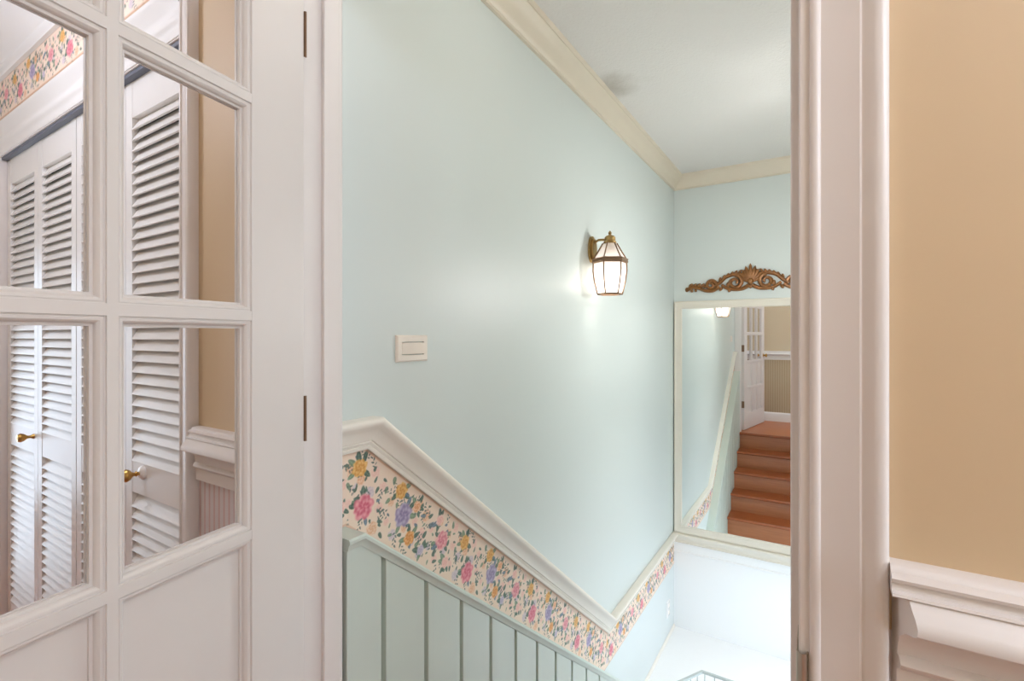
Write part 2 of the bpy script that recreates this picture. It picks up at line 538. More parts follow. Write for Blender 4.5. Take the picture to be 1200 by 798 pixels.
# ------------------------------------------------------------------ chair rails, crown, baseboards
rail_prof = [(0, 0), (0, 0.012), (0.004, 0.0145), (0.008, 0.0145), (0.010, 0.0105), (0.013, 0.0125), (0.017, 0.0150), (0.020, 0.0135), (0.022, 0.0175),
             (0.030, 0.0195), (0.040, 0.0235), (0.050, 0.0300), (0.058, 0.0385), (0.064, 0.0420), (0.071, 0.0420), (0.076, 0.0380), (0.077, 0.0340), (0.077, 0)]
zr0 = 0.9586
Yk0, Yk1 = 0.83, 2.45
zr1 = zr0 - SLOPE * (Yk1 - Yk0)
rail_path = [(XL, YS + 0.018, zr0), (XL, Yk0, zr0), (XL, Yk1, zr1), (XL, YE, zr1)]
# normal must be +X out of the wall; n x t = X x Y = Z (up)
struct(build(MB().sweep(rail_path, (1, 0, 0), rail_prof, shear=(0, 1)), 'trim_3', M['rail'], smooth=40),
       'ivory moulded chair rail stepping down the mint stairwell wall', 'trim')
struct(build(MB().sweep([(XL, YE, zr1), (XR, YE, zr1)], (0, -1, 0), rail_prof, shear=(1, 0)), 'trim_4', M['frame'], smooth=40),
       'cream chair rail along the end wall just below the mirror', 'trim')
struct(build(MB().sweep([(XL, YE, zr1 - 0.075), (XR, YE, zr1 - 0.075)], (0, -1, 0), [(0, 0), (0, 0.006), (0.006, 0.009), (0.012, 0.006), (0.012, 0)]), 'trim_5', M['landing'], smooth=40),
       'thin white bead on the end wall under the cream rail', 'trim')
crown = [(0, -0.097), (0.012, -0.097), (0.013, -0.088), (0.018, -0.084), (0.026, -0.072), (0.036, -0.052), (0.050, -0.034), (0.064, -0.024), (0.068, -0.018), (0.072, -0.018), (0.076, -0.010), (0.078, 0), (0, 0)]
# sweep with n = +Z: n x t for t=+Y is -X; so walk towards -Y on the left wall to have the offset point into the room
struct(build(MB().sweep([(XR, YS, ZC), (XR, YE, ZC), (XL, YE, ZC), (XL, YS, ZC)], (0, 0, 1), crown), 'trim_6', M['cream'], smooth=40),
       'cream crown moulding between the stairwell walls and ceiling', 'trim')
hall_crown = [(0, -0.14), (0.014, -0.14), (0.016, -0.128), (0.022, -0.122), (0.024, -0.108), (0.034, -0.100), (0.038, -0.088), (0.052, -0.066), (0.078, -0.040), (0.096, -0.030), (0.100, -0.022), (0.106, -0.018), (0.110, 0), (0, 0)]
struct(build(MB().sweep([(XZ, YH, ZC), (XA, YH, ZC)], (0, 0, 1), hall_crown), 'trim_7', M['louver'], smooth=40),
       'deep white cornice under the hall ceiling above the closet', 'trim')
hr = [(0, 0), (0, 0.010), (0.026, 0.011), (0.028, 0.016), (0.033, 0.019), (0.038, 0.016), (0.040, 0.012), (0.048, 0.013), (0.058, 0.017), (0.066, 0.028), (0.071, 0.043),
      (0.076, 0.049), (0.084, 0.050), (0.092, 0.046), (0.100, 0.039), (0.107, 0.034), (0.109, 0.036), (0.112, 0.035), (0.113, 0.029), (0.121, 0.027), (0.123, 0.031), (0.127, 0.032), (0.130, 0.028), (0.131, 0.023), (0.134, 0.022), (0.137, 0.017), (0.137, 0)]
hr = [(a * 0.075 / 0.071 if a <= 0.071 else 0.075 + (a - 0.071) * 0.79, b) for a, b in hr]
zh = 0.893
# wall face normal -Y, walk +X: n x t = -Y x X = +Z
hr_low = hr[:16] + [(hr[15][0], 0)]
hr_top = [(hr[15][0], 0)] + hr[15:]
struct(build(MB().sweep([(0.058, YH, zh), (XZ, YH, zh)], (0, -1, 0), hr_low, shear=(0.27, 0)).sweep([(0.0552, YH, zh), (XZ, YH, zh)], (0, -1, 0), hr_top), 'trim_8', M['white'], smooth=45),
       'deep white chair rail on the yellow wall right of the doorway', 'trim')
struct(build(MB().sweep([(-1.268, YH, zh), (-0.966, YH, zh)], (0, -1, 0), hr, shear=(0.35, 0.35)), 'trim_9', M['white'], smooth=45),
       'short white chair rail between the doorway and the closet, seen through glass', 'trim')
struct(build(MB().sweep([(XZ, YB, zh), (XA, YB, zh)], (0, 1, 0), hr), 'trim_10', M['louver'], smooth=45),
       'white chair rail on the tan hall wall, reflected in the mirror', 'trim')
bb = [(0, 0), (0, 0.016), (0.10, 0.016), (0.108, 0.013), (0.118, 0.011), (0.127, 0.006), (0.13, 0)]
struct(build(MB().sweep([(XZ, YB, 0), (XA, YB, 0)], (0, 1, 0), bb), 'baseboard_back', M['louver']), 'white baseboard of the tan hall wall, reflected in the mirror', 'baseboard')
struct(build(MB().sweep([(0.068, YH, 0), (XZ, YH, 0)], (0, -1, 0), bb), 'baseboard_front', M['white']), 'white baseboard right of the doorway, below the picture', 'baseboard')
struct(build(MB().sweep([(-1.268, YH, 0), (-0.962, YH, 0)], (0, -1, 0), bb), 'baseboard_front', M['white']), 'short white baseboard between doorway and closet', 'baseboard')
struct(build(MB().sweep([(XL, 2.98, ZL), (XL, YE, ZL)], (1, 0, 0), [(0, 0), (0, 0.012), (0.012, 0.010), (0.02, 0.003), (0.02, 0)], shear=(0, 1)), 'baseboard_left', M['rail']),
       'low shoe moulding where the left wall meets the landing', 'baseboard')

# ------------------------------------------------------------------ floral border paper (printed pattern held per vertex)
PER = 0.53
rng = random.Random(7)
STAMPS = []
def flower(u, v, r, kind): STAMPS.append(('f', u, v, r, kind, rng.uniform(0, 6.28)))
BW = 0.172
sprigs = []
# pale background blossoms first
def spread_uv(n, lo=0.14, hi=0.88):
    """jittered low-discrepancy positions, so that the print is evenly filled"""
    a = rng.random()
    return [((a + i / n + rng.uniform(-.3, .3) / n) * PER, BW * (lo + (hi - lo) * ((i * 0.618 + a) % 1.0))) for i in range(n)]
for u, v in spread_uv(34):
    STAMPS.append(('b', u, v, rng.uniform(0.010, 0.020), rng.choice(['blush', 'blush', 'lilac', 'peach']), rng.uniform(0, 6.28)))
for u, v in spread_uv(82, 0.12, 0.9):
    STAMPS.append(('l', u, v, rng.uniform(0.006, 0.013), rng.uniform(0.4, 0.6), rng.uniform(0, 6.28)))
for su, sv in spread_uv(38, 0.12, 0.9):     # sprigs of small dark leaves
    sa = rng.uniform(0, 6.28); bend = rng.uniform(-0.12, 0.12); x, y = su, sv
    for j in range(6):
        sa += bend; x += 0.0062 * math.cos(sa); y += 0.0062 * math.sin(sa)
        sd = 1 if j % 2 else -1
        a = sa + sd * rng.uniform(0.6, 1.1)
        STAMPS.append(('d', x + 0.0055 * math.cos(a), y + 0.0055 * math.sin(a), rng.uniform(0.004, 0.0062), 0.42, a))
main = [(0.0, .33, .033, 'pink'), (-.07, .74, .024, 'yellow'), (.144, .54, .033, 'purple'), (.098, .82, .023, 'yellow'), (.182, .76, .017, 'peach'),
        (.205, .30, .021, 'orange'), (.346, .55, .029, 'rose'), (.30, .80, .017, 'blush'), (.40, .28, .018, 'blush'), (.27, .24, .015, 'lilac')]
for u, v, r, k in main:
    for j in range(4):
        a = rng.uniform(0, 6.28)
        STAMPS.append(('l', u + (r + 0.006) * math.cos(a), v * BW + (r + 0.006) * math.sin(a), rng.uniform(0.010, 0.016), 0.55, a))
for u, v, r, k in main:
    flower(u, v * BW, r, k)
PAL = dict(pink=((206, 88, 112), (240, 168, 172)), rose=((212, 112, 130), (244, 190, 186)), yellow=((206, 138, 60), (240, 196, 122)), orange=((212, 128, 56), (244, 190, 130)),
           purple=((132, 116, 158), (194, 182, 206)), peach=((214, 140, 92), (246, 212, 182)), blush=((232, 172, 164), (246, 212, 198)), lilac=((176, 160, 188), (220, 208, 214)))
def lin(a):
    a = np.asarray(a, float) / 255.0
    return np.where(a <= 0.04045, a / 12.92, ((a + 0.055) / 1.055) ** 2.4)
def print_border(u, v):
    u = np.asarray(u, float); v = np.asarray(v, float)
    C = np.tile(np.array([238., 215., 196.]), (u.size, 1))
    C += (np.sin(u * 31) * np.sin(v * 70 + u * 9))[:, None] * np.array([1., 2., 3.])
    def sel(u0, v0, rad):
        du = (u - u0 + PER / 2) % PER - PER / 2
        dv = v - v0
        idx = np.nonzero((np.abs(du) < rad) & (np.abs(dv) < rad))[0]
        return idx, du[idx], dv[idx]
    for s in STAMPS:
        k, u0, v0, r, x, ph = s
        i, du, dv = sel(u0, v0, r * 1.7)
        if i.size == 0: continue
        if k in 'ld':
            a = du * math.cos(ph) + dv * math.sin(ph); b = -du * math.sin(ph) + dv * math.cos(ph)
            q = (a / r) ** 2 + (b / (r * x * (1.0 - 0.35 * np.clip(a / r, -1, 1)))) ** 2
            m = np.clip((1 - q) * 3, 0, 1)[:, None]
            base = np.array([74., 98., 84.]) if k == 'l' else np.array([86., 102., 96.])
            if k == 'l' and int(ph * 10) % 3 == 0: base = np.array([112., 134., 108.])
            if k == 'l' and int(ph * 10) % 5 == 0: base = np.array([96., 116., 132.])
            col = base + 26 * np.exp(-(b / (r * 0.12)) ** 2)[:, None] + 16 * np.sin(a * 900)[:, None] * 0.3
            C[i] = C[i] * (1 - 0.9 * m) + col * 0.9 * m
        else:
            d = np.hypot(du, dv); th = np.arctan2(dv, du)
            rr = r * (1 + 0.07 * np.sin(5 * th + ph) + 0.05 * np.sin(8 * th + 2 * ph) + 0.03 * np.sin(13 * th))
            q = d / rr
            m = np.clip((1 - q) * 7, 0, 1)[:, None]
            dk, lt = [np.array(c, float) for c in PAL[x]]
            t = np.clip(0.18 + 0.55 * q + 0.30 * np.sin(3 * th + 11 * q + ph) + 0.16 * np.sin(8 * th - 9 * q), 0, 1)[:, None]
            col = dk * (1 - t) + lt * t
            op = 0.95 if k == 'f' else 0.6
            C[i] = C[i] * (1 - op * m) + col * op * m
    edge = (v < 0.006) | (v > BW - 0.004)
    C[edge] = C[edge] * 0.4 + np.array([214., 168., 140.]) * 0.6
    return lin(np.clip(C, 0, 255))

def border_strip(name, p00, p10, p01, p11, u_of, res, thick_dir, width):
    """grid between a lower edge p00->p10 and an upper edge p01->p11, a skin 0.8 mm proud of the wall"""
    p00, p10, p01, p11 = [np.array(p, float) for p in (p00, p10, p01, p11)]
    nu = max(2, int(max(np.linalg.norm(p10 - p00), np.linalg.norm(p11 - p01)) / res)); nv = max(2, int(width / res))
    s = np.linspace(0, 1, nu + 1)[:, None, None]; t = np.linspace(0, 1, nv + 1)[None, :, None]
    P = ((p00 * (1 - s) + p10 * s) * (1 - t) + (p01 * (1 - s) + p11 * s) * t).reshape(-1, 3)
    n = P.shape[0]
    u = u_of(P); v = np.tile(np.linspace(0, BW, nv + 1), nu + 1)
    C = print_border(u, v)
    i = np.arange(nu)[:, None] * (nv + 1) + np.arange(nv)[None, :]
    q = np.stack([i, i + nv + 1, i + nv + 2, i + 1], -1).reshape(-1, 4)
    td = np.array(thick_dir, float) * 0.0008
    o = P.mean(0); o[2] = P[:, 2].min()
    Q = P + td - o
    # a rim folded back to the wall closes the sheet
    rim = np.concatenate([np.arange(nu + 1) * (nv + 1), nu * (nv + 1) + np.arange(1, nv + 1), (np.arange(nu)[::-1]) * (nv + 1) + nv, np.arange(1, nv)[::-1]])
    Q = np.vstack([Q, P[rim] - o]); C = np.vstack([C, C[rim]])
    k = len(rim); a = np.arange(k); b = (a + 1) % k
    rf = np.stack([rim[a], n + a, n + b, rim[b]], -1)
    q = np.vstack([q, rf])
    me = bpy.data.meshes.new(name)
    me.vertices.add(len(Q)); me.vertices.foreach_set('co', Q.astype(np.float32).ravel())
    me.loops.add(q.size); me.loops.foreach_set('vertex_index', q.astype(np.int32).ravel())
    me.polygons.add(len(q)); me.polygons.foreach_set('loop_start', (np.arange(len(q)) * 4).astype(np.int32))
    me.update(calc_edges=True)
    at = me.color_attributes.new('print', 'FLOAT_COLOR', 'POINT')
    at.data.foreach_set('color', np.hstack([C, np.ones((len(C), 1))]).astype(np.float32).ravel())
    me.materials.append(M['paper'])
    ob = bpy.data.objects.new(name, me); ob.location = o
    COL.objects.link(ob)
    return ob

th_ = math.atan(SLOPE)
sh = BW * math.tan(th_ / 2)
lo_k0 = (XL, Yk0 - sh, zr0 - BW); lo_k1 = (XL, Yk1 - sh, zr1 - BW)
bord = empty('wallpaper_border', (XL, YS + 0.02, zr1 - BW))
struct(bord, 'cream wallpaper border of roses and leaves under the stepping stair rail', 'wallpaper border')
cs, sn = math.cos(th_), math.sin(th_)
def u_slope(P): return (P[:, 1] - Yk0) * cs - (P[:, 2] - (zr0 - BW * 0.67)) * sn - 0.012
def u_flat0(P): return (P[:, 1] - Yk0) - 0.0525
uend = (Yk1 - Yk0) / cs
def u_flat1(P): return uend + (P[:, 1] - Yk1)
for nm, a, b, c, d, uf, res in (
        ('paper_strip', (XL, YS + 0.018, zr0 - BW), lo_k0, (XL, YS + 0.018, zr0), (XL, Yk0, zr0), u_flat0, 0.0016),
        ('paper_strip', lo_k0, lo_k1, (XL, Yk0, zr0), (XL, Yk1, zr1), u_slope, 0.0018),
        ('paper_strip', lo_k1, (XL, YE, zr1 - BW), (XL, Yk1, zr1), (XL, YE, zr1), u_flat1, 0.003)):
    o = border_strip(nm, a, b, c, d, uf, res, (1, 0, 0), BW)
    o.parent = bord; o.location = o.location - bord.location
hb = border_strip('wallpaper_border_hall', (XA, YH, 2.145), (-0.6, YH, 2.145), (XA, YH, 2.30), (-0.6, YH, 2.30), lambda P: P[:, 0], 0.004, (0, -1, 0), 0.155)
struct(hb, 'floral wallpaper border high on the hall wall above the closet', 'wallpaper border')

# ------------------------------------------------------------------ mint panelling beside the stairs
XP = -0.885
ck = lo_k0[1]
cz = zr0 - BW
yfoot = ck + (cz - ZL) / SLOPE
wains = empty('wall_panelling', (XP, YS + 0.02, ZL))
struct(wains, 'mint green board panelling with a sloping cap beside the stairs', 'wall panelling')
capp = [(0, 0), (0, 0.070), (-0.004, 0.074), (-0.010, 0.074), (-0.014, 0.070), (-0.026, 0.067), (-0.028, 0)]
build(MB().sweep([(XL, YS + 0.018, cz - 0.001), (XL, ck, cz - 0.001), (XL, yfoot, ZL - 0.001)], (1, 0, 0), capp), 'cap_rail', M['panel'], wains)
def cap_under(y):
    return (cz if y <= ck else cz - SLOPE * (y - ck)) - 0.027 / (1 if y <= ck else cs)
bk = [(XL, YS + 0.018, 0)]
poly = [(XL, YS + 0.02, cap_under(YS + 0.02)), (XL, ck, cap_under(ck) + 0.0), (XL, yfoot - 0.1, cap_under(yfoot - 0.1)), (XL, yfoot - 0.1, ZL + 0.001), (XL, YS + 0.02, ZL + 0.001)]
build(MB().prism(poly, (0.048, 0, 0)), 'backing', M['panel'], wains)
ys = [YS + 0.018] + [0.83 + 0.15 * k for k in range(15)]
for a, b in zip(ys[:-1], ys[1:]):
    a2, b2 = a + (0.0075 if a > 0.75 else 0), b - 0.0075
    b2 = min(b2, yfoot - 0.06)
    if b2 - a2 < 0.02: break
    top = [(XP, a2, cap_under(a2))] + ([(XP, ck, cap_under(ck))] if a2 < ck < b2 else []) + [(XP, b2, cap_under(b2))]
    low = max(ZL + 0.001, cap_under(b2) - 1.15)
    poly = [(XP - 0.018, p[1], p[2]) for p in top] + [(XP - 0.018, b2, low), (XP - 0.018, a2, low)]
    build(MB().prism(poly, (0.018, 0, 0)), 'board', M['panel'], wains, bevel=0.002)

# ------------------------------------------------------------------ wooden stairs
st = empty('staircase', (-0.38, Y0, ZL))
struct(st, 'orange brown wooden stairs, reflected in the mirror', 'staircase')
for k in range(5):
    yn = Y0 + k * RUN            # nosing line
    z = -k * RISE
    yr = yn - 0.025              # riser face
    if k > 0:
        build(MB().prism([(XP, yn - RUN - 0.042, z - 0.03), (XP, yn - 0.006, z - 0.03), (XP, yn, z - 0.022), (XP, yn, z - 0.008), (XP, yn - 0.008, z), (XP, yn - RUN - 0.042, z)], (XR - XP, 0, 0)), 'tread', M['wood'], st)
    else:
        build(MB().prism([(XP, Y0 - 0.03, z - 0.03), (XP, yn - 0.006, z - 0.03), (XP, yn, z - 0.022), (XP, yn, z - 0.008), (XP, yn - 0.008, z), (XP, Y0 - 0.03, z)], (XR - XP, 0, 0)), 'nosing', M['wood'], st)
    build(MB().box(XP, XR, yr - 0.018, yr, z - RISE, z - 0.03), 'riser', M['riser'], st)

# ------------------------------------------------------------------ mirror, carving
MX0, MX1, MZ0, MZ1 = -0.944, 0.104, zr1 + 0.0775, 1.497
mir = empty('wall_mirror', ((MX0 + MX1) / 2, YE, MZ0))
tag(mir, 'large cream framed mirror on the end wall reflecting the stairs', 'mirror')
fpf = [(0, 0), (0, 0.022), (0.004, 0.027), (0.012, 0.028), (0.018, 0.024), (0.030, 0.022), (0.040, 0.018), (0.046, 0.020), (0.052, 0.018), (0.056, 0.010), (0.056, 0)]
build(MB().sweep([(MX0, YE, MZ0), (MX1, YE, MZ0), (MX1, YE, MZ1), (MX0, YE, MZ1)], (0, -1, 0), fpf, closed=True), 'mirror_frame', M['frame'], mir)
build(MB().box(MX0 + 0.05, MX1 - 0.05, YE - 0.008, YE - 0.001, MZ0 + 0.05, MZ1 - 0.05), 'mirror_glass', M['mirror'], mir, smooth=0)

carv = empty('carved_pediment', (-0.419, YE, 1.565))
tag(carv, 'gilded carved wood scroll ornament mounted above the mirror', 'wall ornament')
CX, CZ = -0.419, 1.565
def cp(x, z, y=0.012): return (CX + x, YE - y, CZ + z)
def scroll(mb, cx, cz, r0, r1, a0, turns, rad0, rad1, y=0.014, sgn=1, n=40):
    pts, rr = [], []
    for i in range(n + 1):
        t = i / n
        a = a0 + sgn * turns * 2 * math.pi * t
        r = r0 + (r1 - r0) * t
        pts.append(cp(cx + r * math.cos(a), cz + r * math.sin(a), y + 0.006 * t)); rr.append(rad0 + (rad1 - rad0) * t)
    mb.tube(pts, rr, 7)
def vine(mb, pp, r0, r1, y=0.012, n=10):
    P = [Vector((a, b, 0)) for a, b in pp]; out = []
    k = len(P)
    for i in range(k - 1):
        p0 = P[max(i - 1, 0)]; p1 = P[i]; p2 = P[i + 1]; p3 = P[min(i + 2, k - 1)]
        for j in range(n):
            t = j / n
            out.append(0.5 * ((2 * p1) + (p2 - p0) * t + (2 * p0 - 5 * p1 + 4 * p2 - p3) * t * t + (3 * p1 - p0 - 3 * p2 + p3) * t ** 3))
    out.append(P[-1]); m = len(out)
    mb.tube([cp(p.x, p.y, y) for p in out], [r0 + (r1 - r0) * i / (m - 1) for i in range(m)], 7)
def leaf(mb, x, z, ang, L, wd, y=0.014):
    c, s_ = math.cos(ang), math.sin(ang)
    mb.blob(cp(x + c * L / 2, z + s_ * L / 2, y), (c * L / 2, 0, s_ * L / 2), (-s_ * wd, 0, c * wd), (0, -0.008, 0), 8, 6)
# palmette in the middle: nine lobes
for i in range(-4, 5):
    a = math.pi / 2 + i * 0.27
    mb = MB()
    leaf(mb, 0, 0.050, a, 0.134 - 0.013 * abs(i), 0.0135, 0.024 - 0.001 * abs(i))
    build(mb, 'palmette_lobe', M['gilt'], carv)
mb = MB(); mb.blob(cp(0, 0.055, 0.030), (0.020, 0, 0), (0, 0, 0.024), (0, 0.012, 0), 10, 6)
build(mb, 'boss', M['gilt'], carv)
mb = MB(); leaf(mb, 0, 0.05, -math.pi / 2, 0.045, 0.014, 0.018); build(mb, 'leaf', M['gilt'], carv)
def one_leaf(*a):
    mb = MB(); leaf(mb, *a); build(mb, 'leaf', M['gilt'], carv)
for s in (-1, 1):
    sc = MB(); scroll(sc, s * 0.10, 0.056, 0.050, 0.010, math.pi / 2, 1.4, 0.015, 0.009, 0.016, s); build(sc, 'scroll', M['gilt'], carv)
    sc = MB(); vine(sc, [(s * 0.012, 0.06), (s * 0.05, 0.102), (s * 0.10, 0.113), (s * 0.16, 0.097), (s * 0.20, 0.060), (s * 0.235, 0.035)], 0.016, 0.012); build(sc, 'stem', M['gilt'], carv)
    sc = MB(); vine(sc, [(s * 0.012, 0.03), (s * 0.05, 0.010), (s * 0.10, 0.005), (s * 0.15, 0.014), (s * 0.19, 0.042)], 0.015, 0.011); build(sc, 'stem', M['gilt'], carv)
    for i in range(7):
        t = i / 6
        one_leaf(s * (0.055 + 0.15 * t), 0.116 - 0.052 * t * t, math.pi / 2 + s * (0.75 - 0.5 * t), 0.036, 0.009, 0.016)
    one_leaf(s * 0.135, 0.016, -math.pi / 2 + s * 0.2, 0.032, 0.011); one_leaf(s * 0.185, 0.026, -math.pi / 2 + s * 0.6, 0.034, 0.011)
    one_leaf(s * 0.10, 0.085, -s * 0.6 + (math.pi if s < 0 else 0), 0.05, 0.013, 0.02); one_leaf(s * 0.145, 0.060, -math.pi / 2, 0.04, 0.013, 0.02)
    s2 = MB(); scroll(s2, s * 0.262, 0.044, 0.038, 0.008, math.pi if s > 0 else 0, 1.35, 0.013, 0.008, 0.014, -s); build(s2, 'scroll', M['gilt'], carv)
    s2 = MB(); vine(s2, [(s * 0.205, 0.030), (s * 0.25, 0.004), (s * 0.30, 0.006), (s * 0.35, 0.026), (s * 0.40, 0.034), (s * 0.432, 0.014)], 0.014, 0.012); build(s2, 'stem', M['gilt'], carv)
    for i in range(5):
        one_leaf(s * (0.315 + 0.026 * i), 0.026 + 0.003 * i, math.pi / 2 + s * 0.9, 0.050 - 0.003 * i, 0.011, 0.015)
    one_leaf(s * 0.432, 0.036, -math.pi / 2, 0.036, 0.014); one_leaf(s * 0.405, 0.026, -math.pi / 2 - s * 0.4, 0.032, 0.011); one_leaf(s * 0.375, 0.022, -math.pi / 2 - s * 0.4, 0.026, 0.010)

# ------------------------------------------------------------------ wall lantern
LX, LY = -0.852, 2.23
lan = empty('wall_lantern', (XL, LY, 1.433))
tag(lan, 'brass hexagonal lantern with frosted panes lit on the mint wall', 'wall lamp', 'stairwell wall lanterns')
bp = MB()
poly = []
for i in range(24):
    a = 2 * math.pi * i / 24
    poly.append((XL, LY + 0.036 * math.cos(a), 1.655 + (0.066 if math.sin(a) > 0 else 0.062) * math.sin(a)))
bp.prism(poly, (0.012, 0, 0))
poly2 = [(XL + 0.012, LY + (p[1] - LY) * 0.75, 1.655 + (p[2] - 1.655) * 0.8) for p in poly]
bp.prism(poly2, (0.010, 0, 0))
build(bp, 'backplate', M['oldbrass'], lan)
arm = MB()
arm.tube([(XL + 0.02, LY, 1.69), (XL + 0.04, LY, 1.70), (XL + 0.07, LY, 1.698), (LX, LY, 1.698)], 0.006, 8)
build(arm, 'arm', M['oldbrass'], lan)
build(MB().tube([(XL + 0.02, LY, 1.62), (XL + 0.032, LY, 1.605), (XL + 0.038, LY, 1.597)], 0.005, 8), 'bracket', M['oldbrass'], lan)
build(MB().lathe([(0.030, 1.676), (0.031, 1.684), (0.026, 1.690), (0.026, 1.706), (0.020, 1.713), (0.008, 1.717), (0.006, 1.722), (0.009, 1.727), (0.006, 1.733), (0.001, 1.738)], (LX, LY, 0), (0, 0, 1), 16), 'cap', M['oldbrass'], lan)
def hexpt(r, z, i, off=math.pi / 6): return Vector((LX + r * math.cos(off + i * math.pi / 3), LY + r * math.sin(off + i * math.pi / 3), z))
lev = [(0.030, 1.678), (0.052, 1.640), (0.074, 1.604)]
low = [(0.076, 1.584), (0.077, 1.545), (0.070, 1.495), (0.056, 1.437)]
for i in range(6):
    for nm, lv in (('roof_pane', lev), ('pane', low)):
        mb = MB()
        v = []
        for r, z in lv: v += [hexpt(r, z, i), hexpt(r, z, i + 1)]
        inn = [p + (Vector((LX, LY, p.z)) - p).normalized() * 0.002 for p in v]
        n = len(v); L_ = len(lv)
        f = [(2 * j, 2 * j + 1, 2 * j + 3, 2 * j + 2) for j in range(L_ - 1)]
        f += [tuple(n + q for q in ff[::-1]) for ff in f]
        f += [(0, n, n + 1, 1), (n - 2, n - 1, 2 * n - 1, 2 * n - 2)]
        for j in range(L_ - 1): f += [(2 * j, 2 * j + 2, n + 2 * j + 2, n + 2 * j), (2 * j + 1, n + 2 * j + 1, n + 2 * j + 3, 2 * j + 3)]
        mb.add(v + inn, f)
        build(mb, nm, M['frosted'], lan, smooth=0)
    br = MB().tube([hexpt(r + 0.003, z, i) for r, z in lev], 0.0036, 6)
    br.tube([hexpt(r + 0.003, z, i) for r, z in low], 0.0036, 6)
    build(br, 'bar', M['bronze'], lan)
band = MB()
ring = [hexpt(0.0, 0, 0)]
band.sweep([hexpt(0.078, 1.594, i) for i in range(6)], (0, 0, 1), [(-0.004, -0.012), (-0.008, -0.006), (-0.006, 0.002), (-0.009, 0.008), (-0.003, 0.012), (0.003, 0.012), (0.003, -0.012)], closed=True)
build(band, 'band', M['bronze'], lan)
build(MB().sweep([hexpt(0.056, 1.436, i) for i in range(6)], (0, 0, 1), [(-0.004, -0.004), (-0.004, 0.004), (0.004, 0.004), (0.004, -0.004)], closed=True), 'bottom_ring', M['bronze'], lan)
bulb = build(MB().blob((LX, LY, 1.545), (0.017, 0, 0), (0, 0.017, 0), (0, 0, 0.034), 12, 8), 'bulb', M['bulb'], lan)
build(MB().lathe([(0.012, 1.575), (0.012, 1.60), (0.006, 1.605), (0.004, 1.678)], (LX, LY, 0), (0, 0, 1), 12), 'bulb_socket', M['oldbrass'], lan)
pl = bpy.data.lights.new('lantern_light', 'POINT'); pl.energy = LAMP_SCONCE; pl.color = (1.0, 0.95, 0.88); pl.shadow_soft_size = 0.018
po = bpy.data.objects.new('lantern_light', pl); po.location = (LX, LY, 1.495); COL.objects.link(po)

# added unseen copy of the lantern, a fill light for the stairwell
fill_lan = lan.copy(); COL.objects.link(fill_lan); fill_lan.location = (XR, 2.60, 1.433); fill_lan.rotation_euler = (0, 0, math.pi)
tag(fill_lan, 'added brass lantern copy on the opposite stairwell wall, unseen fill light', 'wall lamp', 'stairwell wall lanterns')
for ch in list(lan.children):
    c = ch.copy(); COL.objects.link(c); c.parent = fill_lan
pl2 = bpy.data.lights.new('lantern_light', 'POINT'); pl2.energy = FILL_LANTERN; pl2.color = (1.0, 1.0, 1.0); pl2.shadow_soft_size = 0.05  # fill light inside the added lantern
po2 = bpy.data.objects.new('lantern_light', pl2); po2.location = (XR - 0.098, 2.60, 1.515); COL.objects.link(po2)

# ------------------------------------------------------------------ light switch
swt = empty('light_switch', (XL, 0.99, 1.166))
tag(swt, 'almond rocker light switch set sideways on the mint wall', 'light switch')
pb = MB()
y0, y1, z0, z1 = 0.931, 1.052, 1.166, 1.238
pb.sweep([(XL, y0, z0), (XL, y1, z0), (XL, y1, z1), (XL, y0, z1)], (1, 0, 0), [(0, 0), (0, 0.003), (0.004, 0.0065), (0.018, 0.0065), (0.018, 0.0)], closed=True)
build(pb, 'cover_plate', M['plate'], swt, smooth=0)
build(MB().add([(XL, 0.951, 1.186), (XL, 1.032, 1.186), (XL, 1.032, 1.218), (XL, 0.951, 1.218), (XL + 0.005, 0.951, 1.186), (XL + 0.0095, 1.032, 1.186), (XL + 0.0095, 1.032, 1.218), (XL + 0.005, 0.951, 1.218)],
               [(0, 3, 2, 1), (4, 5, 6, 7), (0, 1, 5, 4), (1, 2, 6, 5), (2, 3, 7, 6), (3, 0, 4, 7)]), 'rocker', M['plate'], swt, smooth=0, bevel=0.001)

# ------------------------------------------------------------------ small power outlet low on the left wall of the landing
out = empty('power_outlet', (XL, 3.66, -0.82))
tag(out, 'small white outlet plate low on the landing wall', 'outlet')
build(MB().sweep([(XL, 3.62, -0.82), (XL, 3.69, -0.82), (XL, 3.69, -0.705), (XL, 3.62, -0.705)], (1, 0, 0), [(0, 0), (0, 0.003), (0.004, 0.006), (0.034, 0.006), (0.034, 0.0)], closed=True), 'cover_plate', M['porcelain'], out)
for z in (-0.787, -0.738):
    build(MB().box(XL + 0.004, XL + 0.0075, 3.64, 3.67, z - 0.012, z + 0.012), 'socket', M['plate'], out)

